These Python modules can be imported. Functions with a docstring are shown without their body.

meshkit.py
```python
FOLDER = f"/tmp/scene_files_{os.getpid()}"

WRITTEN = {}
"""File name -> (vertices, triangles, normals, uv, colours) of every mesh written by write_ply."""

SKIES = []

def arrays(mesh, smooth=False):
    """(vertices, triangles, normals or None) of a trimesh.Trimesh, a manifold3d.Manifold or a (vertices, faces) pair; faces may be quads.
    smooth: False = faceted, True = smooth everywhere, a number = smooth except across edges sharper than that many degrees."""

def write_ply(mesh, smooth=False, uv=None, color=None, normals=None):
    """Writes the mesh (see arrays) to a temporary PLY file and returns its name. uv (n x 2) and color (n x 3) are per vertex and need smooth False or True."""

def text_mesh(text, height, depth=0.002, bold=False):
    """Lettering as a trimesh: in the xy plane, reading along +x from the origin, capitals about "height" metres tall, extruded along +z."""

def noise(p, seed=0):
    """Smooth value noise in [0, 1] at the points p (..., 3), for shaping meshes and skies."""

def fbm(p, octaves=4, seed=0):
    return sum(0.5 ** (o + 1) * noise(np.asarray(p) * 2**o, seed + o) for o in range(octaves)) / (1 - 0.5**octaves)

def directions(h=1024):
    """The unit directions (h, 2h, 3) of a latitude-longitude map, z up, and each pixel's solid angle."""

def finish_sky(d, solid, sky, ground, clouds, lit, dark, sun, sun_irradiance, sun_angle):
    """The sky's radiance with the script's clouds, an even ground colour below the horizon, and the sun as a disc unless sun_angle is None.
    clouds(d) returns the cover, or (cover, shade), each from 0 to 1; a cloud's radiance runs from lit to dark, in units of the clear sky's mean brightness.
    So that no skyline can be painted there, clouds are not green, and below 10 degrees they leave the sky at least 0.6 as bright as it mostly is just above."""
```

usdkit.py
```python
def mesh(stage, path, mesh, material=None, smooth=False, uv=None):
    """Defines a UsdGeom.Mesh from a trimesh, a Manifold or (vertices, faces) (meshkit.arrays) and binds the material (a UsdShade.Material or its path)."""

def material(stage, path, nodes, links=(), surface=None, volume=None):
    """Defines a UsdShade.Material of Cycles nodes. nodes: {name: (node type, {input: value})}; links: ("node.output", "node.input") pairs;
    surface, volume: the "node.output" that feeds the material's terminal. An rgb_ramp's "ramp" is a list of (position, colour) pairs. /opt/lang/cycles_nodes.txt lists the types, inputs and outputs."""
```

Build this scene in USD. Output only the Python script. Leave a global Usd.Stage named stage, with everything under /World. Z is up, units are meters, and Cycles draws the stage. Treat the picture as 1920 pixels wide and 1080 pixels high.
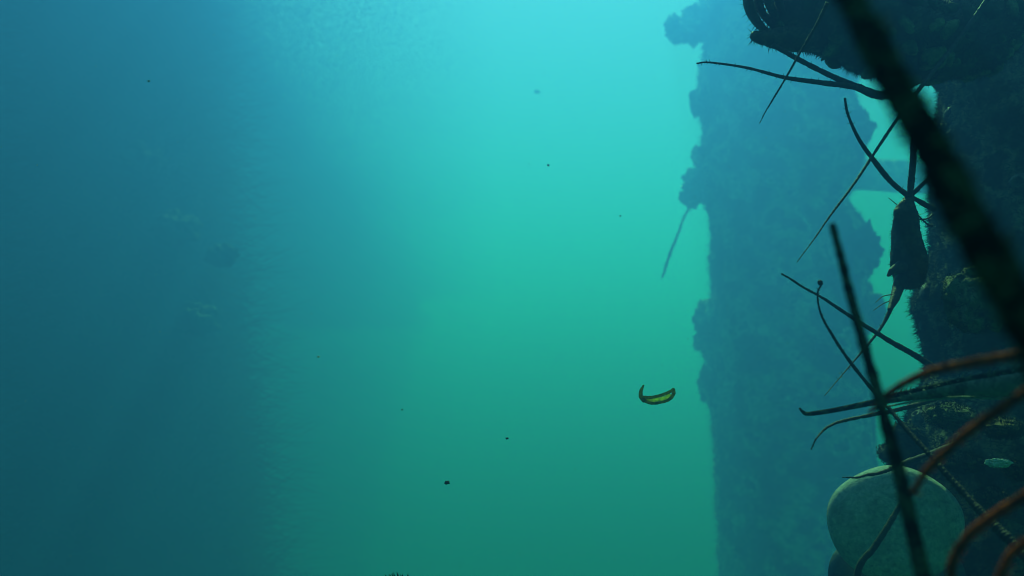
import math, numpy as np, trimesh, meshkit, usdkit
from pxr import Usd, UsdGeom, UsdLux, UsdShade, Gf

stage = Usd.Stage.CreateInMemory()
UsdGeom.SetStageUpAxis(stage, 'Z')
UsdGeom.SetStageMetersPerUnit(stage, 1)
UsdGeom.Xform.Define(stage, '/World')

# ---------------------------------------------------------------- camera, sky, sun, exposure
PITCH, HFOV, EXPOSURE = 11.0, 70.0, 1.26
CAM = np.array([0.0, 0.0, 5.2])                 # above the seabed
SURFACE = 10.4                                  # height of the top of the water
NEAR = 0.6                                      # scale of everything that stands within arm's reach of the lens
CANOPY_EDGE = -0.25                                         # where the floating weed on the left thins out
FOCUS, APERTURE = 0.80 * NEAR, 0.0036 * NEAR
EL, AZ = math.radians(56), math.radians(8)     # the sun: straight ahead, high
cam = UsdGeom.Camera.Define(stage, '/World/camera')
cam.AddTranslateOp().Set(tuple(CAM))
cam.AddRotateXOp().Set(90 + PITCH)
FL = 18 / math.tan(math.radians(HFOV / 2))
cam.CreateHorizontalApertureAttr(36.0)
cam.CreateVerticalApertureAttr(20.25)
cam.CreateFocalLengthAttr(FL)
cam.CreateClippingRangeAttr(Gf.Vec2f(0.01, 300))
cam.CreateFocusDistanceAttr(FOCUS)
cam.CreateFStopAttr(FL / 1000 / APERTURE)
cam.CreateExposureAttr(EXPOSURE)

usdkit.material(stage, '/World/Looks/sky',
                {'s': ('sky_texture', dict(sky_type='single_scattering', sun_disc=False, sun_elevation=EL, sun_rotation=AZ)),
                 'b': ('background_shader', dict(strength=0.05))}, [('s.color', 'b.color')], surface='b.background')
dome = UsdLux.DomeLight.Define(stage, '/World/sky')
UsdShade.MaterialBindingAPI.Apply(dome.GetPrim()).Bind(UsdShade.Material.Get(stage, '/World/Looks/sky'))
dome.GetPrim().SetCustomDataByKey('kind', 'structure')
sun = UsdLux.DistantLight.Define(stage, '/World/sun')
sun.CreateIntensityAttr(1.1)
sun.CreateAngleAttr(0.6)
sun.CreateNormalizeAttr(True)
sun.CreateColorAttr(Gf.Vec3f(1.0, 0.97, 0.93))
_z = np.array([math.sin(AZ) * math.cos(EL), math.cos(AZ) * math.cos(EL), math.sin(EL)])
_x = np.cross([0, 0, 1], _z); _x /= np.linalg.norm(_x)
_m = np.eye(4); _m[0, :3] = _x; _m[1, :3] = np.cross(_z, _x); _m[2, :3] = _z
sun.AddTransformOp().Set(Gf.Matrix4d(*_m.ravel().tolist()))

# ---------------------------------------------------------------- helpers
F = 960 / math.tan(math.radians(HFOV / 2))
_c, _s = math.cos(math.radians(PITCH)), math.sin(math.radians(PITCH))
RIGHT, FWD, UP = np.array([1, 0, 0.0]), np.array([0, _c, _s]), np.array([0, -_s, _c])


def at(u, v, d):
    """The point of the place seen at (u, v) of the 1920 x 1080 photograph, d metres into the scene."""
    return CAM + RIGHT * (u - 960) / F * d + FWD * d - UP * (v - 540) / F * d


def dist(d):
    return np.where(np.asarray(d) < 2, np.asarray(d) * NEAR, d)


names = {}


def path_for(name, parent=None):
    base = (str(parent.GetPath()) if parent else '/World') + '/' + name
    n = names.get(base, 0)
    names[base] = n + 1
    return base if n == 0 else f'{base}_{n:03d}'


def tag(p, label=None, cat=None, group=None, kind=None):
    for k, v in (('label', label), ('category', cat), ('group', group), ('kind', kind)):
        if v:
            p.SetCustomDataByKey(k, v)
    return p


def thing(name, label, cat, group=None):
    return tag(UsdGeom.Xform.Define(stage, path_for(name)).GetPrim(), label, cat, group)


def obj(name, mesh, mat, parent=None, smooth=40, **data):
    return tag(usdkit.mesh(stage, path_for(name, parent), mesh, MAT[mat], smooth).GetPrim(), **data)


def cat(ms):
    return trimesh.util.concatenate(ms)


def spline(points, n):
    """A Catmull-Rom curve through rows of any width."""
    p = np.asarray(points, float)
    if len(p) == 2:
        return p[0] + (p[1] - p[0]) * np.linspace(0, 1, n)[:, None]
    q = np.vstack([2 * p[0] - p[1], p, 2 * p[-1] - p[-2]])
    t = np.linspace(0, len(p) - 1 - 1e-9, n)
    i = t.astype(int)
    t = (t - i)[:, None]
    a, b, c, d = q[i], q[i + 1], q[i + 2], q[i + 3]
    return 0.5 * (2 * b + (c - a) * t + (2 * a - 5 * b + 4 * c - d) * t**2 + (3 * b - a - 3 * c + d) * t**3)


def sweep(p, r, sides=9, flat=None, flat_dir=None):
    """A closed tapered tube along the points p with radii r (and a flattened second axis if flat is given)."""
    p = np.asarray(p, float)
    r = np.broadcast_to(r, (len(p),)).astype(float)
    t = np.gradient(p, axis=0)
    t /= np.linalg.norm(t, axis=1, keepdims=True) + 1e-12
    a = np.empty_like(p)
    first = np.array(flat_dir if flat_dir is not None else FWD, float)
    for i in range(len(p)):
        first = first - t[i] * (first @ t[i])
        first /= np.linalg.norm(first) + 1e-12
        a[i] = first
    b = np.cross(t, a)
    ang = np.arange(sides) * 2 * np.pi / sides
    k = 1.0 if flat is None else flat
    v = p[:, None] + r[:, None, None] * (k * np.cos(ang)[None, :, None] * a[:, None] + np.sin(ang)[None, :, None] * b[:, None])
    n = len(p)
    i, j = np.meshgrid(np.arange(n - 1), np.arange(sides), indexing='ij')
    j1 = (j + 1) % sides
    q = np.stack([i * sides + j, (i + 1) * sides + j, (i + 1) * sides + j1, i * sides + j1], -1).reshape(-1, 4)
    f = np.vstack([q[:, [0, 1, 2]], q[:, [0, 2, 3]]])
    V = np.vstack([v.reshape(-1, 3), p[0], p[-1]])
    k0 = np.arange(sides)
    k1 = (k0 + 1) % sides
    caps = np.vstack([np.stack([np.full(sides, n * sides), k0, k1], 1), np.stack([np.full(sides, n * sides + 1), (n - 1) * sides + k1, (n - 1) * sides + k0], 1)])
    m = trimesh.Trimesh(V, np.vstack([f, caps]), process=False)
    if m.volume < 0:
        m.invert()
    return m


def curve(rows, n=60):
    """rows of (u, v, d, width in pixels of the photograph) -> points and radii in metres; d counts in NEAR for what is close."""
    q = spline(rows, n)
    q[:, 2] = dist(q[:, 2])
    return np.array([at(*x[:3]) for x in q]), np.maximum(q[:, 3], 0.6) / 2 / F * q[:, 2]


def rod(rows, n=60, sides=9, rings=0, ring=0.18, wobble=0.0, seed=0):
    p, r = curve(rows, n)
    if rings:
        s = np.linspace(0, 1, n)
        r = r * (1 + ring * (np.abs(np.sin(np.pi * rings * s)) ** 0.5 - 0.7))
        r = r * (1 + 0.34 * (meshkit.fbm(np.stack([s * rings * 0.55, s * 0 + seed, s * 0 + n], 1), 4, seed) - 0.5))
    if wobble:
        w = np.stack([meshkit.noise(np.stack([np.linspace(0, 9, n), np.full(n, k * 7.3), np.full(n, seed * 3.1)], 1), seed) - 0.5 for k in range(3)], 1)
        p = p + w * wobble
    return sweep(p, r, sides), p, r


def spikes(base, direction, length, radius):
    """Many three-sided thorns as one mesh. base, direction: (n, 3); length, radius: (n,)."""
    n = len(base)
    d = direction / (np.linalg.norm(direction, axis=1, keepdims=True) + 1e-12)
    a = np.cross(d, np.where(np.abs(d[:, 2:]) < 0.9, [0, 0, 1.0], [1.0, 0, 0]))
    a /= np.linalg.norm(a, axis=1, keepdims=True)
    b = np.cross(d, a)
    ring = [base + radius[:, None] * (math.cos(k * 2.0944) * a + math.sin(k * 2.0944) * b) for k in range(3)]
    v = np.stack(ring + [base + d * length[:, None]], 1).reshape(-1, 3)
    o = np.arange(n)[:, None] * 4
    f = np.vstack([o + np.array(x) for x in ([0, 1, 3], [1, 2, 3], [2, 0, 3], [0, 2, 1])])
    return trimesh.Trimesh(v, f, process=False)


def setae(p, r, n, length, seed, thin=0.12, sweepback=0.5, jitter=0.5):
    """Little thorns along a rod."""
    g = np.random.default_rng(seed)
    i = g.integers(1, len(p) - 1, n)
    t = p[i + 1] - p[i - 1]
    t /= np.linalg.norm(t, axis=1, keepdims=True)
    w = g.normal(size=(n, 3))
    w -= t * (w * t).sum(1)[:, None]
    w /= np.linalg.norm(w, axis=1, keepdims=True)
    L = length * (1 - jitter + jitter * 2 * g.random(n))
    base = p[i] + w * r[i][:, None] * 0.85 + t * g.normal(size=(n, 1)) * np.linalg.norm(p[1] - p[0]) * 0.4
    return spikes(base, w - t * sweepback, L, L * thin)


def fuzz(mesh, n, length, radius, seed, lean=(0, 0, -0.3), spread=0.5, keep=None):
    g = np.random.default_rng(seed)
    if keep is not None:                       # grow it only where it can be seen
        mesh = trimesh.Trimesh(mesh.vertices, mesh.faces[keep(mesh.triangles_center, mesh.face_normals)], process=False)
    pts, fi = trimesh.sample.sample_surface(mesh, n, seed=seed)
    nn = mesh.face_normals[fi]
    if keep is not None:
        k = keep(pts, nn)
        pts, nn = pts[k], nn[k]
    d = nn + g.normal(size=nn.shape) * spread + np.array(lean)
    L = length * (0.35 + 1.1 * g.random(len(pts)) ** 1.6)
    return spikes(pts - nn * 0.002, d, L, radius * (0.6 + 0.8 * g.random(len(pts))))


def blob(chain, edge, rough=0.0, scale=20.0, seed=0, smooth=8):
    """A continuous body: hulls of spheres along a chain of (point, radius), refined, smoothed and roughened."""
    import manifold3d as m3
    parts = []
    for (p, r), (q, s) in zip(chain[:-1], chain[1:]):
        a, b = m3.Manifold.sphere(r, 24).translate(tuple(p)), m3.Manifold.sphere(s, 24).translate(tuple(q))
        parts.append(m3.Manifold.batch_hull([a, b]))
    m = m3.Manifold.batch_boolean(parts, m3.OpType.Add).refine_to_length(edge).to_mesh()
    t = trimesh.Trimesh(m.vert_properties[:, :3], m.tri_verts, process=True)
    raw = t.vertices.copy()
    trimesh.smoothing.filter_taubin(t, iterations=smooth)
    moved = np.linalg.norm(t.vertices - raw, axis=1)
    far = ~(moved < 1.5 * edge)                 # thin slivers can throw a vertex far off: leave those where they were
    t.vertices = np.where(far[:, None], raw, t.vertices)
    if rough:
        h = meshkit.fbm(t.vertices * scale, 4, seed) - 0.5
        t.vertices = t.vertices + t.vertex_normals * (h * 2 * rough)[:, None]
    return t


def pxchain(rows):
    return [(at(u, v, dist(d)), r / F * float(dist(d))) for u, v, d, r in rows]


# ---------------------------------------------------------------- materials
MAT = {}


def mottled(name, a, b, c, scale, rough=0.85, bump=0.004, spec=0.1, fine=6.0):
    """Two coloured patches with flecks of a third, and a fine relief."""
    MAT[name] = usdkit.material(stage, f'/World/Looks/{name}', {
        'tc': ('texture_coordinate', {}),
        'n1': ('noise_texture', dict(scale=scale, detail=5.0, roughness=0.6)),
        'n2': ('noise_texture', dict(scale=scale * fine, detail=4.0, roughness=0.65)),
        'r1': ('rgb_ramp', dict(ramp=[(0.30, a), (0.48, b), (0.58, c), (0.66, a), (0.76, b)])),
        'mx': ('mix_color', dict(blend_type='multiply', fac=0.6)),
        'r2': ('rgb_ramp', dict(ramp=[(0.3, (0.45, 0.45, 0.45)), (0.7, (1.25, 1.25, 1.25))])),
        'bm': ('bump', dict(strength=0.7, distance=bump)),
        'p': ('principled_bsdf', dict(roughness=rough, specular_ior_level=spec))},
        [('tc.object', 'n1.vector'), ('tc.object', 'n2.vector'), ('n1.fac', 'r1.fac'), ('n2.fac', 'r2.fac'), ('r1.color', 'mx.a'), ('r2.color', 'mx.b'),
         ('n2.fac', 'bm.height'), ('mx.result', 'p.base_color'), ('bm.normal', 'p.normal')], surface='p.BSDF')


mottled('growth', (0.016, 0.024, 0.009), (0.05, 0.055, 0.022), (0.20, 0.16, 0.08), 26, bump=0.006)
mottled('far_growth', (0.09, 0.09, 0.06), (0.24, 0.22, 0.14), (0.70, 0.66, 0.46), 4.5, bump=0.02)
mottled('weed', (0.025, 0.03, 0.014), (0.045, 0.045, 0.018), (0.08, 0.06, 0.03), 40, bump=0.001)
mottled('carapace', (0.03, 0.018, 0.012), (0.06, 0.028, 0.018), (0.11, 0.06, 0.035), 70, rough=0.6, bump=0.001, spec=0.2)
mottled('antenna', (0.03, 0.018, 0.014), (0.05, 0.028, 0.02), (0.08, 0.045, 0.03), 120, rough=0.65, bump=0.0004, spec=0.15)
mottled('black_antenna', (0.007, 0.008, 0.005), (0.014, 0.016, 0.009), (0.09, 0.10, 0.055), 260, rough=0.85, bump=0.0008, spec=0.04)
mottled('red_antenna', (0.27, 0.030, 0.003), (0.38, 0.050, 0.005), (0.12, 0.020, 0.004), 130, rough=0.8, bump=0.0005, spec=0.02)
mottled('grey_leg', (0.14, 0.13, 0.11), (0.20, 0.18, 0.15), (0.07, 0.05, 0.04), 80, rough=0.6, bump=0.0007, spec=0.15)
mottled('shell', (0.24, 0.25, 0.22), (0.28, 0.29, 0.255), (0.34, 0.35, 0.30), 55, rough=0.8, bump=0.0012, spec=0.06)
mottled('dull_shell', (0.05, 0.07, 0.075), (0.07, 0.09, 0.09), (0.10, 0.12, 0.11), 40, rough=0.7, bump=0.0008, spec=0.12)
mottled('barnacle', (0.09, 0.08, 0.06), (0.15, 0.13, 0.10), (0.06, 0.045, 0.03), 90, bump=0.001)
mottled('mussel', (0.015, 0.015, 0.018), (0.03, 0.028, 0.028), (0.07, 0.06, 0.045), 90, rough=0.6, bump=0.0007, spec=0.15)
mottled('sponge', (0.12, 0.07, 0.03), (0.17, 0.10, 0.04), (0.06, 0.04, 0.02), 90, bump=0.002)
mottled('pale_patch', (0.34, 0.36, 0.30), (0.42, 0.44, 0.37), (0.26, 0.27, 0.22), 110, bump=0.0008)
mottled('sand', (0.20, 0.18, 0.13), (0.27, 0.24, 0.18), (0.33, 0.30, 0.23), 1.5, bump=0.02)
mottled('dim_growth', (0.05, 0.05, 0.035), (0.08, 0.08, 0.05), (0.11, 0.10, 0.07), 4.5, bump=0.02)
mottled('snow', (0.4, 0.4, 0.35), (0.5, 0.5, 0.42), (0.3, 0.3, 0.25), 40)
for nm0, c0, k0 in (('scrap', (0.34, 0.36, 0.02), 0.6), ('membrane', (0.60, 0.66, 0.12), 0.75)):
    MAT[nm0] = usdkit.material(stage, f'/World/Looks/{nm0}', {
        'n': ('noise_texture', dict(scale=600.0, detail=3.0)), 'tc': ('texture_coordinate', {}), 'r': ('rgb_ramp', dict(ramp=[(0.35, tuple(0.5 * x for x in c0)), (0.65, c0)])),
        'd': ('diffuse_bsdf', {}), 't': ('translucent_bsdf', {}), 'm': ('mix_closure', dict(fac=k0))},
        [('tc.object', 'n.vector'), ('n.fac', 'r.fac'), ('r.color', 'd.color'), ('r.color', 't.color'), ('d.BSDF', 'm.closure1'), ('t.BSDF', 'm.closure2')], surface='m.closure')

# the water: an even volume that loses red first, green last
SS, ST, G = np.array([0.0215, 0.0700, 0.344]) / 1.3, np.array([0.375, 0.150, 0.350]) / 1.3, 0.34
dens = max(ST.max(), SS.max() * 1.02)
col = SS / dens
absorb = (1 - (ST - SS) / dens / (1 - col)) ** 2
MAT['haze'] = usdkit.material(stage, '/World/Looks/haze', {'v': ('principled_volume', dict(color=tuple(col), density=float(dens), anisotropy=G, absorption_color=tuple(absorb)))},
                              volume='v.volume')
obj('haze', trimesh.creation.box(bounds=[[-60, -60, -1.0], [60, 60, SURFACE]]), 'haze', smooth=False, kind='stuff', label='murky blue-green sea water fading everything with distance')

# ---------------------------------------------------------------- seabed
g = np.linspace(-1, 1, 161)
gx, gy = np.meshgrid(np.sign(g) * np.abs(g) ** 2 * 58, np.sign(g) * np.abs(g) ** 2 * 58, indexing='ij')
gz = 0.25 * meshkit.fbm(np.stack([gx * 0.5, gy * 0.5, gx * 0], -1), 4, 3)
gi = np.arange(161 * 161).reshape(161, 161)
obj('seabed', (np.stack([gx, gy, gz], -1).reshape(-1, 3), np.stack([gi[:-1, :-1], gi[1:, :-1], gi[1:, 1:], gi[:-1, 1:]], -1).reshape(-1, 4)), 'sand', smooth=True, kind='structure')


# ---------------------------------------------------------------- piles
def pile_mesh(rows, d_mid, around, along, amps, seed, d_of=None):
    """An upright encrusted pile. rows: (v, left edge u, right edge u); its middle stands at depth d_mid where v = 540 and it is upright in the place."""
    rows = np.array(rows, float)
    y0 = at(960, 540, d_mid)[1] - CAM[1]

    def depth(v):                              # same distance along the ground all the way up
        return y0 / (_c + _s * (v - 540) / F)

    def row(v):
        if v < rows[0, 0]:
            k = (rows[1] - rows[0]) / (rows[1, 0] - rows[0, 0])
            return rows[0, 1:] + np.clip(k[1:], -0.15, 0.15) * (v - rows[0, 0])
        if v > rows[-1, 0]:
            k = (rows[-1] - rows[-2]) / (rows[-1, 0] - rows[-2, 0])
            return rows[-1, 1:] + np.clip(k[1:], -0.15, 0.15) * (v - rows[-1, 0])
        return np.array([np.interp(v, rows[:, 0], rows[:, c]) for c in (1, 2)])

    zs = np.linspace(0.0, SURFACE - 0.45, along)
    ang = np.arange(around) * 2 * np.pi / around
    V = np.zeros((along, around, 3))
    low = rows[-1, 0] + 500
    for k, z in enumerate(zs):
        # the v at which this height is seen
        h = z - CAM[2]
        t = h / y0                              # tangent of the elevation
        el = math.atan(t) - math.radians(PITCH)
        v = 540 - F * math.tan(max(min(el, 1.2), -1.2))
        v = min(max(v, rows[0, 0] - 400), low)
        uL, uR = row(v)
        dd = depth(v)
        aL, aR = math.atan((uL - 960) / F), math.atan((uR - 960) / F)
        cx = dd * math.tan((aL + aR) / 2)
        r = dd / math.cos((aL + aR) / 2) * math.sin((aR - aL) / 2)
        V[k] = np.stack([cx + r * np.cos(ang), y0 + 0 * ang + r * np.sin(ang), np.full(around, z)], -1)
    ctr = V.mean(1, keepdims=True)
    nrm = V - ctr
    nrm /= np.linalg.norm(nrm, axis=-1, keepdims=True)
    h = sum(a * 2 * (meshkit.fbm(V * f, 4, seed + i) - 0.5) for i, (f, a) in enumerate(amps))
    V = V + nrm * h[..., None]
    i, j = np.meshgrid(np.arange(along - 1), np.arange(around), indexing='ij')
    j1 = (j + 1) % around
    q = np.stack([i * around + j, i * around + j1, (i + 1) * around + j1, (i + 1) * around + j], -1).reshape(-1, 4)
    f = np.vstack([q[:, [0, 1, 2]], q[:, [0, 2, 3]]])
    v = np.vstack([V.reshape(-1, 3), ctr[0], ctr[-1]])
    k0 = np.arange(around)
    k1 = (k0 + 1) % around
    f = np.vstack([f, np.stack([np.full(around, len(v) - 2), k1, k0], 1), np.stack([np.full(around, len(v) - 1), (along - 1) * around + k0, (along - 1) * around + k1], 1)])
    return trimesh.Trimesh(v, f, process=False)


def clump(parent, name, u, v, d, ru, rv, seed, mat='far_growth', rough=0.25, deep=None):
    m = trimesh.creation.icosphere(4)
    m.vertices = m.vertices * (1 + rough * 2 * (meshkit.fbm(m.vertices * 2.2 + seed, 4, seed) - 0.5) + 0.5 * rough * (meshkit.fbm(m.vertices * 8 + seed, 3, seed) - 0.5))[:, None]
    d = float(dist(d))
    s = d / F
    dv = deep or max(ru, rv)
    m.vertices = at(u, v, d) + m.vertices[:, :1] * RIGHT * ru * s + m.vertices[:, 1:2] * UP * rv * s + m.vertices[:, 2:] * FWD * dv * s
    return m, obj(name, m, mat, parent, smooth=True)


def lumps(mesh, n, size, seed, parent, name, mat, keep):
    """Barnacles, shells or knobs: each a part of its own, standing on the mesh."""
    r = np.random.default_rng(seed)
    pts, fi = trimesh.sample.sample_surface(mesh, n * 14, seed=seed)
    nn = mesh.face_normals[fi]
    ok = np.nonzero(keep(pts, nn))[0][:n]
    for i in ok:
        s = size * (0.6 + 0.8 * r.random())
        if name == 'barnacle':
            k = trimesh.creation.revolve(np.array([[1.0, -0.2], [0.92, 0.15], [0.6, 0.75], [0.42, 0.8], [0.3, 0.4], [0.0, 0.3]]), sections=10)
            k.vertices[:, :2] *= 1 + 0.12 * r.normal(size=(len(k.vertices), 1))
        else:
            k = trimesh.creation.icosphere(2)
            k.vertices *= [1.0, 0.55, 0.45]
            k.vertices[:, 1] *= 1 - 0.35 * k.vertices[:, 0]
            k.vertices *= 1 + 0.12 * r.normal(size=(len(k.vertices), 1)) * 0.5
        k.apply_transform(trimesh.transformations.rotation_matrix(r.random() * 6.28, [0, 0, 1]))
        tilt = nn[i] + r.normal(size=3) * 0.25
        k.apply_transform(trimesh.geometry.align_vectors([0, 0, 1], tilt / np.linalg.norm(tilt)))
        k.apply_scale(s)
        k.apply_translation(pts[i])
        obj(name, k, mat, parent, smooth=True)


facing = lambda p, n: ((CAM - p) * n).sum(1) > 0
inframe = lambda p: np.abs(((p - CAM) @ UP) / ((p - CAM) @ FWD)) < 620 / F

# the pile in the middle distance
DM = 6.9
mid_rows = [(-120, 1310, 1625), (0, 1316, 1622), (90, 1316, 1618), (140, 1309, 1612), (190, 1314, 1606), (235, 1324, 1608), (285, 1309, 1622), (310, 1306, 1618), (390, 1328, 1592), (430, 1334, 1614),
            (550, 1335, 1625), (600, 1324, 1622), (650, 1320, 1626), (700, 1330, 1634), (800, 1334, 1640), (900, 1341, 1646), (1080, 1352, 1660), (1300, 1362, 1670)]
mid = thing('pier_pile', 'hazy blue pier pile with knobbly growth standing right of the bright open water', 'pier pile', 'piles of the pier')
mm = pile_mesh(mid_rows, DM, 300, 640, [(2.2, 0.05), (6.0, 0.035), (16.0, 0.03), (40.0, 0.015)], 11)
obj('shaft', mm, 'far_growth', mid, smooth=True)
dl = DM - 0.0
for (u, v, ru, rv, sd) in [(1285, 55, 30, 23, 1), (1262, 46, 14, 15, 2), (1305, 45, 26, 30, 26), (1268, 66, 13, 14, 27), (1308, 350, 26, 30, 3), (1294, 370, 17, 17, 4), (1300, 332, 18, 14, 28), (1324, 602, 18, 34, 5), (1316, 640, 14, 16, 6), (1322, 575, 12, 12, 29),
                           (1308, 190, 12, 26, 30), (1312, 290, 14, 18, 31), (1324, 720, 12, 30, 32), (1606, 240, 22, 34, 7), (1618, 470, 22, 44, 8), (1630, 580, 18, 40, 33),
                           (1420, 205, 30, 24, 9), (1520, 260, 34, 22, 10), (1440, 340, 22, 16, 12), (1450, 560, 26, 20, 13), (1400, 480, 22, 30, 14), (1560, 640, 30, 26, 15), (1480, 740, 28, 20, 16), (1420, 640, 24, 26, 17)]:
    dd = DM * (1 + _s / _c * (540 - v) / F)
    front = 0 if (u < 1330 or u > 1620) else 0.73
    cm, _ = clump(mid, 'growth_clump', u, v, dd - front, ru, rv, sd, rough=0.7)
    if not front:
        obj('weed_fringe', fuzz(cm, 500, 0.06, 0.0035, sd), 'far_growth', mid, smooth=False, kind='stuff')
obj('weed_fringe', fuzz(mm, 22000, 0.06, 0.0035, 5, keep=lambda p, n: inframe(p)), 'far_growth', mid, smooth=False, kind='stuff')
lumps(mm, 70, 0.022, 8, mid, 'barnacle', 'barnacle', lambda p, n: facing(p, n) & inframe(p))

# a horizontal brace behind, between the middle pile and the near one
brace = thing('cross_brace', 'dim horizontal brace running right from the hazy pile behind the small lobster', 'brace')
br, bp, brr = rod([(1500, 322, 9.2, 60), (1640, 328, 9.2, 60), (1760, 334, 9.25, 60), (2050, 345, 9.3, 60)], 90, 40)
br.vertices += br.vertex_normals * (0.03 * (meshkit.fbm(br.vertices * 14, 4, 4) - 0.5))[:, None]
obj('beam', br, 'far_growth', brace, smooth=True)
obj('weed_fringe', fuzz(br, 2500, 0.03, 0.002, 6), 'far_growth', brace, smooth=False, kind='stuff')

# the dim piles on the left
lp = thing('pier_pile', 'very dim wide blue pile filling the left of the view, soft weedy edges', 'pier pile', 'piles of the pier')
lm = pile_mesh([(-120, 75, 340), (0, 75, 348), (540, 70, 400), (1080, 45, 450), (1300, 30, 470)], 5.7, 200, 320, [(3.0, 0.05), (9.0, 0.03), (26.0, 0.012)], 21)
obj('shaft', lm, 'dim_growth', lp, smooth=True)
obj('weed_fringe', fuzz(lm, 34000, 0.42, 0.0022, 7, spread=0.9, keep=lambda p, n: inframe(p)), 'dim_growth', lp, smooth=False, kind='stuff')
for (u, v, ru, rv, sd) in [(330, 430, 40, 30, 21), (415, 478, 26, 20, 22), (270, 300, 36, 26, 23), (200, 620, 40, 34, 24), (370, 600, 34, 30, 25)]:
    clump(lp, 'growth_clump', u, v, 5.05 * (1 + _s / _c * (540 - v) / F), ru, rv, sd, 'dim_growth', rough=0.6)
for k, (rows, dm, lab, weed, nw) in enumerate([
        ([(-120, 250, 380), (540, 300, 430), (1080, 330, 480)], 6.8, 'dim pile just behind and right of the wide pile on the left', 0.7, 20000),
        ([(-120, -60, 130), (540, -60, 110), (1080, -80, 90)], 6.8, 'faint far pile showing at the left edge of the view', 0.6, 8000)]):
    t = thing('pier_pile', lab, 'pier pile', 'piles of the pier')
    m = pile_mesh(rows, dm, 100, 160, [(3.0, 0.06), (9.0, 0.03)], 31 + k)
    obj('shaft', m, 'dim_growth', t, smooth=True)
    obj('weed_fringe', fuzz(m, nw, weed, 0.0026, 41 + k, spread=0.9, keep=lambda p, n: inframe(p)), 'dim_growth', t, smooth=False, kind='stuff')

# weed afloat under the surface on the left: a ragged canopy, thinning out to the right
rc = np.random.default_rng(5)
# s_: metres in from the ragged right end; the leaves get bigger and closer together inwards
knots = np.array([0, 0.5, 1.5, 2.3, 3.2, 4.2, 5.5, 13.0])
dens_k = np.array([0, 60, 187, 284, 322, 70, 12, 9.0]) * 1000
fine = np.linspace(0, 13, 4000)
cdf = np.cumsum(np.interp(fine, knots, dens_k))
N = int(cdf[-1] * (fine[1] - fine[0]))
s_ = np.interp(rc.random(N), cdf / cdf[-1], fine)
size = np.interp(s_, knots, [0.044, 0.046, 0.05, 0.058, 0.085, 0.32, 0.85, 1.0]) * rc.uniform(0.7, 1.3, N)
cy = np.where(s_ < 3.5, 3 + 24 * rc.random(N) ** 1.25, -2 + 36 * rc.random(N) ** 1.2)
cx = CANOPY_EDGE - s_ + 0.35 * (meshkit.noise(np.stack([cy * 0.4, cy * 0, cy * 0], -1), 3) - 0.5)
cz = SURFACE - 0.14 - 0.4 * rc.random(N) ** 2
cl, cw = (0.11 + 0.12 * rc.random(N)) * size, (0.035 + 0.04 * rc.random(N)) * size
ca, ct = rc.random(N) * 6.283, rc.normal(size=N) * 0.35
ax = np.stack([np.cos(ca) * np.cos(ct), np.sin(ca) * np.cos(ct), -np.abs(np.sin(ct))], -1)
bx = np.stack([-np.sin(ca), np.cos(ca), rc.normal(size=N) * 0.3], -1)
cc = np.stack([cx, cy, cz], -1)
leaf = np.stack([cc - ax * cl[:, None], cc + bx * cw[:, None], cc + ax * cl[:, None] - np.stack([0 * size, 0 * size, 0.05 * size], -1), cc - bx * cw[:, None]], 1).reshape(-1, 3)
leaf[:, 2] = np.minimum(leaf[:, 2], SURFACE - 0.06)
obj('floating_weed', (leaf, np.arange(4 * N).reshape(-1, 4)), 'weed', smooth=False, kind='stuff', label='dim canopy of floating weed shading the water on the upper left', cat='weed')

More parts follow.
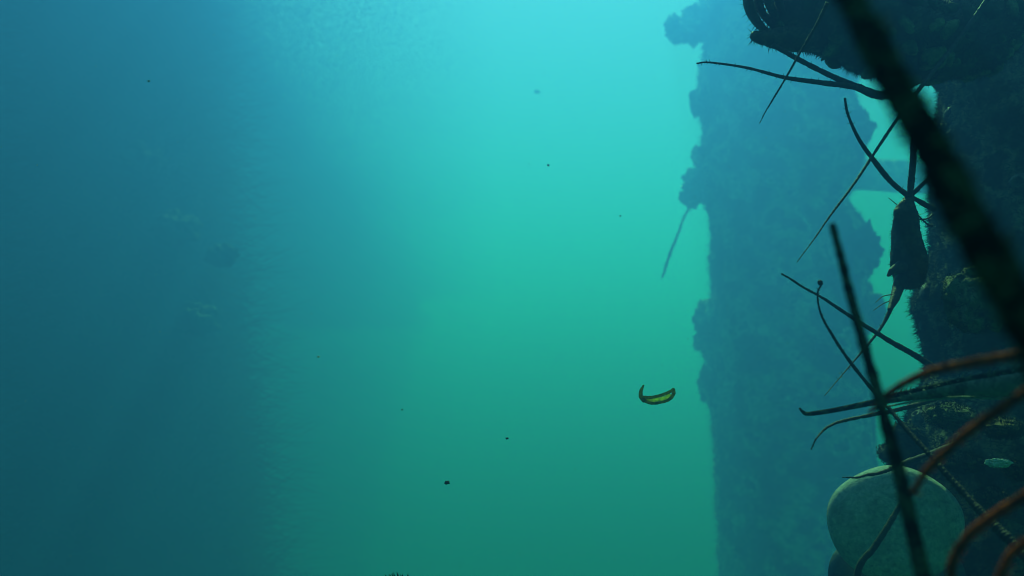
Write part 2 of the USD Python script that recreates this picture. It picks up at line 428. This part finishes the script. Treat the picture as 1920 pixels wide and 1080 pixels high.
# the near pile at the right edge
DN = 1.08 * NEAR
near = thing('pier_pile', 'near black pile thick with bristly growth along the right edge', 'pier pile', 'piles of the pier')
near_rows = [(-200, 1770, 2500), (0, 1768, 2490), (150, 1760, 2480), (210, 1757, 2480), (300, 1752, 2480), (345, 1746, 2475), (430, 1744, 2470), (520, 1722, 2460), (550, 1716, 2460), (565, 1718, 2460), (590, 1728, 2460),
             (640, 1737, 2460), (690, 1733, 2455), (740, 1708, 2450), (790, 1692, 2440), (850, 1668, 2440), (900, 1672, 2440), (1080, 1690, 2440), (1300, 1690, 2440)]
nm = pile_mesh(near_rows, DN, 360, 900, [(7.0 / NEAR, 0.012 * NEAR), (22.0 / NEAR, 0.010 * NEAR), (60.0 / NEAR, 0.006 * NEAR)], 51)
obj('shaft', nm, 'growth', near, smooth=True)
vis = lambda p, n: inframe(p) & (((p - CAM) @ RIGHT) / ((p - CAM) @ FWD) < 1010 / F) & (((CAM - p) * n).sum(1) > -0.45)
obj('bristle', fuzz(nm, 56000, 0.013 * NEAR, 0.0008 * NEAR, 9, keep=vis), 'weed', near, smooth=False, kind='stuff')
lumps(nm, 120, 0.011 * NEAR, 18, near, 'barnacle', 'barnacle', lambda p, n: vis(p, n) & facing(p, n))
lumps(nm, 110, 0.021 * NEAR, 19, near, 'mussel', 'mussel', lambda p, n: vis(p, n) & facing(p, n))
for (u, v, d, ru, rv, sd, mt) in [(1875, 800, 0.80, 34, 16, 31, 'sponge'), (1800, 865, 0.82, 34, 14, 32, 'sponge'), (1860, 935, 0.80, 26, 20, 33, 'sponge'), (1905, 880, 0.78, 20, 14, 34, 'sponge'),
                                  (1700, 830, 0.98, 30, 34, 35, 'growth'), (1668, 850, 1.0, 18, 16, 36, 'growth'), (1780, 780, 0.86, 40, 22, 37, 'growth'), (1830, 560, 0.82, 50, 60, 38, 'growth')]:
    m, _ = clump(near, 'growth_clump', u, v, d, ru, rv, sd, mt, rough=0.4)
    obj('bristle', fuzz(m, 700, 0.008 * NEAR, 0.0005 * NEAR, sd), 'weed', near, smooth=False, kind='stuff')
clump(near, 'pale_scale', 1873, 868, 0.76, 21, 8, 40, 'pale_patch', rough=0.8, deep=5)

# ---------------------------------------------------------------- the bivalve at the bottom
sh = thing('open_shell', 'pale smooth rounded shell with two valves at the foot of the near pile', 'shell')


def valve(u, v, d, ru, rv, tilt, lean, bulge, mat, seed, name):
    n_r, n_a = 34, 96
    rr, aa = np.meshgrid(np.linspace(0, 1, n_r), np.arange(n_a) * 2 * np.pi / n_a, indexing='ij')
    lines = 0.006 * np.sin(rr * 46 + 1.2 * np.sin(aa * 2 + seed)) * rr + 0.012 * (meshkit.noise(np.stack([np.cos(aa) * rr * 4, np.sin(aa) * rr * 4, rr * 0 + seed], -1), seed) - 0.5)
    edge = 1 + 0.03 * np.sin(2 * aa + seed) + 0.015 * np.sin(5 * aa)
    x, y = rr * np.cos(aa) * edge, rr * np.sin(aa) * edge
    zz = bulge * np.sqrt(np.maximum(0, 1 - rr**2.4)) + lines
    outer = np.stack([x, y, zz], -1).reshape(-1, 3)
    inner = np.stack([x * 0.985, y * 0.985, zz - 0.05], -1).reshape(-1, 3)
    q = []
    gi = np.arange(n_r * n_a).reshape(n_r, n_a)
    a, b = gi[:-1], gi[1:]
    q = np.stack([a, b, np.roll(b, -1, 1), np.roll(a, -1, 1)], -1).reshape(-1, 4)
    N = n_r * n_a
    rim = np.stack([gi[-1], gi[-1] + N, np.roll(gi[-1], -1) + N, np.roll(gi[-1], -1)], -1)
    Q = np.vstack([q, q[:, ::-1] + N, rim])
    V = np.vstack([outer, inner])
    m = trimesh.Trimesh(V, np.vstack([Q[:, [0, 1, 2]], Q[:, [0, 2, 3]]]), process=False)
    m.apply_transform(trimesh.transformations.rotation_matrix(lean, [1, 0, 0]))
    m.apply_transform(trimesh.transformations.rotation_matrix(tilt, [0, 1, 0]))
    d = float(dist(d))
    s = d / F
    m.vertices = at(u, v, d) + m.vertices[:, :1] * RIGHT * ru * s + m.vertices[:, 1:2] * UP * rv * s - m.vertices[:, 2:] * FWD * (ru + rv) / 2 * s
    return obj(name, m, mat, sh, smooth=50)


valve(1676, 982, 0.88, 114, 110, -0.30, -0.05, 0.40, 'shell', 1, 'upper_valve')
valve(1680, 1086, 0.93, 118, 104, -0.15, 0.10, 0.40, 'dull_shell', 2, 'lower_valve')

# ---------------------------------------------------------------- the lobsters
lob = thing('spiny_lobster', 'large dark spiny lobster hanging under the top edge of the view', 'lobster')
body = blob(pxchain([(1485, 30, 0.82, 40), (1560, 22, 0.82, 76), (1650, 50, 0.84, 88), (1735, 78, 0.86, 72), (1830, 60, 0.90, 80)]), 0.0022, 0.0060, 55, 3)
obj('carapace', body, 'carapace', lob, smooth=True)
lumps(body, 60, 0.0075, 23, lob, 'growth_knob', 'growth', lambda p, n: facing(p, n) & (n[:, 2] < 0.4))
obj('bristle', fuzz(body, 20000, 0.0050, 0.0005, 12, lean=(-0.2, 0, -0.5)), 'weed', lob, smooth=False, kind='stuff')
for k, (R, w, a0, a1, d) in enumerate([(118, 13, 196, 128, 0.80), (99, 11, 200, 132, 0.80), (80, 12, 200, 135, 0.79), (61, 12, 200, 140, 0.79)]):
    rows = [(1520 + R * math.cos(math.radians(a)), -8 + 0.80 * R * math.sin(math.radians(a)), d + 0.03 * (i / 9) ** 2, w * (0.55 + 0.75 * math.sin(math.pi * (0.15 + 0.75 * i / 9)))) for i, a in enumerate(np.linspace(a0, a1, 10))]
    p, r = curve(rows, 50)
    m = sweep(p, r, 14, flat=2.4, flat_dir=FWD)
    obj('tail_segment', m, 'carapace', lob, smooth=True)
    g = np.random.default_rng(k)
    i = g.integers(1, 49, 130)
    t = p[i] - p[i - 1]
    inward = np.cross(t, FWD)
    inward /= np.linalg.norm(inward, axis=1, keepdims=True)
    sign = np.where(g.random(130) < 0.65, 1, -1)[:, None]
    obj('swimmeret_fringe', spikes(p[i] + FWD * g.normal(size=(130, 1)) * 0.002, inward * sign + 0.25 * g.normal(size=(130, 3)), 0.0036 + 0.0042 * g.random(130), np.full(130, 0.0004)), 'carapace', lob, smooth=False, kind='stuff')
flap = blob(pxchain([(1416, 68, 0.80, 10), (1440, 72, 0.80, 15), (1490, 72, 0.81, 24), (1545, 62, 0.82, 34)]), 0.002, 0.0012, 150, 5)
obj('tail_fan', flap, 'carapace', lob, smooth=True)
obj('bristle', fuzz(flap, 1100, 0.0050, 0.0005, 13, lean=(0.2, 0, -0.7)), 'weed', lob, smooth=False, kind='stuff')
for rows, sd in [([(1306, 119, 0.72, 3), (1330, 117, 0.72, 3.5), (1400, 127, 0.73, 5), (1470, 145, 0.74, 7), (1540, 155, 0.76, 9), (1600, 163, 0.78, 11), (1655, 180, 0.80, 14), (1720, 150, 0.84, 18)], 61),
                 ([(1448, 84, 0.79, 9), (1500, 113, 0.79, 9), (1560, 143, 0.79, 10), (1610, 164, 0.79, 12), (1660, 176, 0.80, 14), (1720, 145, 0.84, 18)], 62)]:
    m, p, r = rod(rows, 90, 9, rings=45)
    obj('leg', m, 'antenna', lob, smooth=True)
    obj('bristle', setae(p, r, 120, 0.0014, sd), 'antenna', lob, smooth=False, kind='stuff')

sm = thing('spiny_lobster', 'small dark lobster hanging head up on the edge of the near pile', 'lobster')
b2 = blob(pxchain([(1703, 376, 0.86, 11), (1698, 400, 0.86, 20), (1699, 440, 0.87, 26), (1703, 485, 0.88, 32), (1706, 516, 0.90, 28)]), 0.0012, 0.0018, 130, 8)
obj('carapace', b2, 'carapace', sm, smooth=True)
obj('bristle', fuzz(b2, 3500, 0.0034, 0.00036, 14, lean=(-0.3, 0, -0.8)), 'weed', sm, smooth=False, kind='stuff')
tail = blob(pxchain([(1690, 525, 0.88, 12), (1684, 540, 0.88, 10), (1677, 562, 0.87, 8), (1668, 580, 0.86, 4)]), 0.001, 0.0004, 250, 9)
obj('tail', tail, 'carapace', sm, smooth=True)
spur = blob(pxchain([(1690, 500, 0.87, 12), (1672, 508, 0.87, 6), (1666, 516, 0.87, 3)]), 0.001, 0.0003, 250, 9)
obj('spur', spur, 'carapace', sm, smooth=True)
for rows, n, nm_ in [([(1584, 184, 0.78, 4), (1590, 215, 0.79, 5), (1610, 260, 0.80, 7), (1640, 303, 0.82, 9), (1672, 342, 0.84, 10), (1704, 368, 0.86, 10)], 50, 'leg'),
                     ([(1714, 250, 0.82, 11), (1712, 300, 0.84, 12), (1708, 345, 0.85, 11), (1705, 380, 0.86, 11)], 60, 'leg'),
                     ([(1745, 332, 0.84, 8), (1725, 350, 0.85, 8), (1706, 370, 0.86, 8)], 20, 'leg'),
                     ([(1752, 392, 0.88, 12), (1735, 384, 0.87, 10), (1708, 368, 0.86, 7)], 20, 'leg'),
                     ([(1750, 402, 0.89, 5), (1738, 410, 0.88, 3), (1722, 412, 0.87, 3)], 6, 'leg'),
                     ([(1748, 424, 0.89, 5), (1736, 418, 0.88, 3), (1720, 402, 0.87, 3)], 6, 'leg'),
                     ([(1666, 371, 0.86, 1.2), (1682, 384, 0.86, 2)], 0, 'leg'),
                     ([(1676, 566, 0.87, 9), (1656, 608, 0.86, 6), (1630, 643, 0.85, 4.5), (1590, 690, 0.83, 2.5), (1546, 742, 0.80, 1.2)], 40, 'antenna'),
                     ([(1672, 552, 0.87, 2.2), (1655, 556, 0.87, 1.8), (1642, 567, 0.86, 1.2)], 0, 'seta'),
                     ([(1672, 563, 0.87, 2.2), (1655, 570, 0.87, 1.8), (1638, 582, 0.86, 1.2)], 0, 'seta')]:
    m, p, r = rod(rows, 50, 8, rings=20 if n else 0)
    obj(nm_, m, 'antenna', sm, smooth=True)
    if n:
        obj('bristle', setae(p, r, n, 0.0018, len(nm_) + n), 'antenna', sm, smooth=False, kind='stuff')


# ---------------------------------------------------------------- loose antennae and legs that reach in from lobsters out of sight
def whip(label, rows, mat, bristles=0, blen=0.002, rings=60, group='lobster antennae reaching into the view', name='lobster_antenna', category='antenna', n=140, sides=10, wobble=0.0):
    t = thing(name, label, category, group)
    m, p, r = rod(rows, 2 * n, sides, rings=rings, wobble=wobble or 0.0022 * rows[-1][2] * NEAR, seed=len(rows) + bristles)
    m.vertices += m.vertex_normals * (np.repeat(r, sides).max() * 0.16 * (meshkit.fbm(m.vertices * 900, 3, 2) - 0.5))[:, None]
    obj('flagellum', m, mat, t, smooth=True)
    if bristles:
        obj('bristle', setae(p, r, bristles, blen * NEAR, bristles + len(rows)), mat, t, smooth=False, kind='stuff')
    return t


whip('thick black blurred antenna slanting across the upper right corner',
     [(1540, -90, 0.150, 40), (1596, 0, 0.146, 46), (1668, 140, 0.140, 60), (1735, 255, 0.134, 66), (1804, 395, 0.128, 73), (1890, 545, 0.121, 80), (1985, 720, 0.114, 86)], 'black_antenna', 450, 0.0022, rings=46, sides=20, n=400)
whip('straight black rod-like antenna with a blunt broken upper end, lower right',
     [(1560, 420, 0.27, 13), (1590, 535, 0.262, 16), (1632, 690, 0.25, 19), (1660, 790, 0.24, 22), (1692, 910, 0.232, 26), (1740, 1120, 0.22, 30)], 'black_antenna', 0, rings=70, sides=16, n=240)
whip('hair-thin antenna crossing in front of the large lobster, pointing down left',
     [(1552, 5, 0.60, 7), (1530, 48, 0.61, 6), (1490, 117, 0.63, 4), (1452, 182, 0.65, 3), (1424, 231, 0.67, 1.4)], 'antenna', 70, 0.0009)
whip('long thin antenna from the top right corner down to the hazy pile',
     [(1870, -25, 0.80, 11), (1800, 70, 0.80, 9), (1745, 140, 0.78, 8), (1680, 226, 0.74, 6.5), (1600, 345, 0.70, 5), (1545, 420, 0.68, 3), (1495, 492, 0.66, 1.4)], 'antenna', 120, 0.0010)
whip('slim straight antenna crossing behind the black rod, sloping to the pile',
     [(1466, 513, 0.66, 3.5), (1500, 535, 0.67, 4), (1560, 571, 0.70, 5.5), (1620, 610, 0.74, 8), (1680, 646, 0.80, 10), (1755, 690, 0.88, 12)], 'antenna', 90, 0.0014)
t = whip('curved bristly antenna with a knobbed tip, left of the black rod',
         [(1540, 533, 0.62, 3), (1533, 552, 0.62, 3), (1540, 590, 0.62, 4), (1563, 632, 0.62, 5), (1592, 676, 0.62, 6), (1620, 712, 0.63, 6.5), (1660, 760, 0.65, 7)], 'antenna', 260, 0.0014, wobble=0.0002)
m, _ = clump(t, 'knob', 1538, 530, 0.62, 4.5, 5, 77, 'antenna', rough=0.4)
whip('short thin antenna curling downward below the hooked leg',
     [(1521, 843, 0.60, 2), (1530, 822, 0.60, 3), (1553, 800, 0.61, 4.5), (1590, 788, 0.62, 6), (1640, 778, 0.63, 7), (1700, 764, 0.72, 8), (1790, 735, 0.98, 11)], 'antenna', 90, 0.0012)
whip('short dark antenna lying across the top of the pale shell',
     [(1579, 895, 0.72, 2), (1605, 895, 0.72, 4), (1638, 889, 0.73, 6), (1668, 879, 0.74, 7), (1710, 862, 0.80, 8), (1800, 830, 1.0, 11)], 'antenna', 0)
whip('brown spiny antenna running diagonally to the lower right corner',
     [(1664, 762, 0.60, 6), (1700, 806, 0.58, 8), (1760, 872, 0.55, 11), (1830, 950, 0.52, 14), (1880, 1000, 0.50, 18), (1960, 1080, 0.47, 24)], 'antenna', 260, 0.0022)
whip('faint dark strand hanging across the face of the pale shell',
     [(1690, 942, 0.74, 9), (1665, 985, 0.74, 10), (1640, 1025, 0.74, 11), (1614, 1058, 0.74, 12), (1598, 1110, 0.75, 12)], 'weed', 60, 0.003)
RG = 'red blurred antennae close to the lens'
whip('red-brown blurred antenna arching from the right edge to the black rod',
     [(2010, 655, 0.213, 21.7), (1920, 665, 0.219, 19.7), (1820, 680, 0.225, 17.8), (1740, 698, 0.235, 15.3), (1690, 722, 0.244, 12.7), (1655, 748, 0.250, 10.1), (1630, 775, 0.256, 6.4)], 'red_antenna', 160, 0.0016, group=RG)
whip('red-brown blurred antenna sloping down left below the grey leg',
     [(2000, 690, 0.206, 20.4), (1920, 738, 0.210, 19.1), (1850, 785, 0.215, 17.2), (1790, 832, 0.221, 15.3), (1740, 880, 0.227, 12.7), (1708, 930, 0.234, 8.9)], 'red_antenna', 160, 0.0016, group=RG)
whip('dark red blurred antenna bending steeply down to the bottom edge',
     [(2000, 885, 0.219, 20.4), (1920, 932, 0.222, 19.1), (1860, 970, 0.226, 17.8), (1812, 1010, 0.231, 16.5), (1786, 1055, 0.237, 15.3), (1778, 1130, 0.244, 14.0)], 'red_antenna', 160, 0.0016, group=RG)
whip('short red-brown blurred antenna in the bottom right corner',
     [(1990, 985, 0.200, 16.5), (1920, 1020, 0.204, 15.3), (1885, 1055, 0.209, 14.0), (1862, 1120, 0.215, 12.7)], 'red_antenna', 160, 0.0016, group=RG)

leg = thing('lobster_limb', 'grey tapering lobster leg with a black hooked tip reaching in from the right', 'lobster leg')
p, r = curve([(2020, 715, 0.46, 66), (1920, 717, 0.49, 56), (1850, 724, 0.51, 42), (1790, 729, 0.53, 30), (1720, 740, 0.55, 19), (1650, 753, 0.57, 13)], 90)
m = sweep(p, r, 24, flat=0.7)
m.vertices += m.vertex_normals * (0.0007 * (meshkit.fbm(m.vertices * 200, 3, 5) - 0.5))[:, None]
obj('upper_leg', m, 'grey_leg', leg, smooth=True)
p2, r2 = curve([(2020, 676, 0.45, 13), (1920, 692, 0.475, 11), (1820, 709, 0.50, 9), (1720, 731, 0.535, 8), (1650, 748, 0.56, 8)], 80)
obj('ridge', sweep(p2, r2, 10), 'black_antenna', leg, smooth=True)
obj('bristle', setae(p2, r2, 130, 0.0021, 91, sweepback=1.0), 'grey_leg', leg, smooth=False, kind='stuff')
p3, r3 = curve([(1665, 749, 0.565, 12), (1620, 758, 0.575, 11), (1575, 767, 0.585, 9.5), (1540, 773, 0.59, 9), (1514, 776, 0.592, 8), (1505, 772, 0.592, 6), (1499, 765, 0.592, 3)], 80)
obj('hooked_tip', sweep(p3, r3, 12), 'black_antenna', leg, smooth=True)
p4, r4 = curve([(2000, 752, 0.48, 7), (1900, 748, 0.50, 6), (1800, 745, 0.53, 5), (1720, 752, 0.55, 4), (1655, 764, 0.57, 3)], 60)
obj('lower_ridge', sweep(p4, r4, 8), 'shell', leg, smooth=True)

# ---------------------------------------------------------------- things drifting in the water and hanging from the far pile
sc = thing('seaweed_scrap', 'curled olive green scrap of seaweed drifting in the open water', 'seaweed')
for nm_, rows, fl in [('blade', [(1207, 722, 0.9, 3), (1202, 733, 0.9, 7), (1202, 744, 0.9, 8), (1209, 752, 0.9, 9)], 0.5),
                      ('blade', [(1205, 745, 0.9, 7), (1222, 745, 0.895, 6), (1243, 740, 0.89, 6), (1257, 734, 0.89, 6), (1263, 728, 0.89, 4)], 0.5),
                      ('blade', [(1206, 750, 0.9, 7), (1222, 756, 0.90, 6), (1242, 754, 0.90, 5), (1256, 748, 0.895, 6), (1263, 738, 0.89, 7), (1264, 728, 0.89, 3)], 0.5)]:
    p, r = curve(rows, 50)
    m = sweep(p, r, 10, flat=fl)
    m.vertices += m.vertex_normals * (0.0008 * (meshkit.fbm(m.vertices * 1100, 3, 7) - 0.5))[:, None]
    obj(nm_, m, 'scrap', sc, smooth=True)
p, r = curve([(1209, 750, 0.905, 8), (1225, 750, 0.905, 8), (1245, 747, 0.9, 8), (1258, 741, 0.895, 8)], 40)
obj('membrane', sweep(p, r, 10, flat=0.15), 'membrane', sc, smooth=True)

t = thing('weed_strand', 'thin faint weed strand hanging down left from the hazy pile', 'seaweed')
m, p, r = rod([(1298, 380, 6.5, 4), (1280, 415, 6.5, 4), (1262, 460, 6.5, 5), (1250, 490, 6.5, 5), (1241, 522, 6.5, 3)], 60, 8, wobble=0.02, seed=3)
obj('stem', m, 'far_growth', t, smooth=True)
obj('bristle', setae(p, r, 160, 0.018, 5), 'far_growth', t, smooth=False, kind='stuff')

rng = np.random.default_rng(77)
for u, v, d, s, lab in [(838, 905, 0.9, 4.6, 'largest dark speck drifting low in the open water'), (951, 822, 1.0, 2.6, 'tiny dark speck drifting up and right of the largest speck'),
                        (754, 768, 1.5, 1.8, 'tiny dark speck drifting up and left of the largest speck'), (1028, 310, 1.9, 2.4, 'small dark speck drifting in the bright upper middle water'),
                        (1163, 405, 1.9, 1.6, 'tiny speck drifting left of the hazy pile'), (1007, 172, 9.0, 5, 'faint grey fleck high in the bright water'), (597, 669, 0.9, 2.2, 'tiny pale speck drifting at the edge of the dim left side'),
                        (279, 152, 1.0, 2.4, 'tiny pale speck before the top of the dim left pile')]:
    t = trimesh.creation.icosphere(2)
    t.vertices *= (0.6 + 0.9 * meshkit.noise(t.vertices * 2.4 + u, int(u)))[:, None] * (np.array([1.0, 0.5, 0.7]) if s < 8 else np.array([1.6, 0.4, 0.45]))
    d = float(dist(d))
    t.vertices = t.vertices * s / F * d + at(u, v, d)
    mt = 'snow' if 'pale' in lab or 'faint' in lab else 'weed'
    obj('drifting_speck', t, mt, smooth=True, label=lab, cat='speck', group='specks drifting in the water')

tf = thing('weed_tuft', 'dark spiky weed tuft poking up at the bottom edge of the view', 'seaweed')
for k in range(16):
    u0 = 748 + rng.normal() * 7
    a = (k - 7.5) / 7.5
    tip = (u0 + a * 20 + rng.normal() * 3, 1072 + abs(a) * 3 + rng.random() * 7)
    m, p, r = rod([(u0, 1105, 0.8, 3.0), ((u0 + tip[0]) / 2 + 2, (1100 + tip[1]) / 2, 0.8, 2.6), (*tip, 0.8, 0.9)], 14, 6)
    obj('blade', m, 'weed', tf, smooth=True)
p, r = curve([(748, 1096, 0.8, 22), (748, 1130, 0.8, 16), (744, 1250, 0.82, 12)], 20)
obj('stem', sweep(p, r, 10), 'weed', tf, smooth=True)

n = 420
d = 0.3 + 2.2 * rng.random(n) ** 0.8
flakes = []
for k in range(n):
    f = trimesh.creation.icosahedron()
    f.vertices *= rng.uniform(0.4, 1.2, 3) * rng.uniform(0.35, 1.15) / F * d[k]
    f.vertices += at(rng.uniform(-100, 2020), rng.uniform(-60, 1140), d[k])
    flakes.append(f)
obj('marine_snow', cat(flakes), 'snow', smooth=False, kind='stuff', label='fine pale flecks suspended all through the water', cat='flecks')
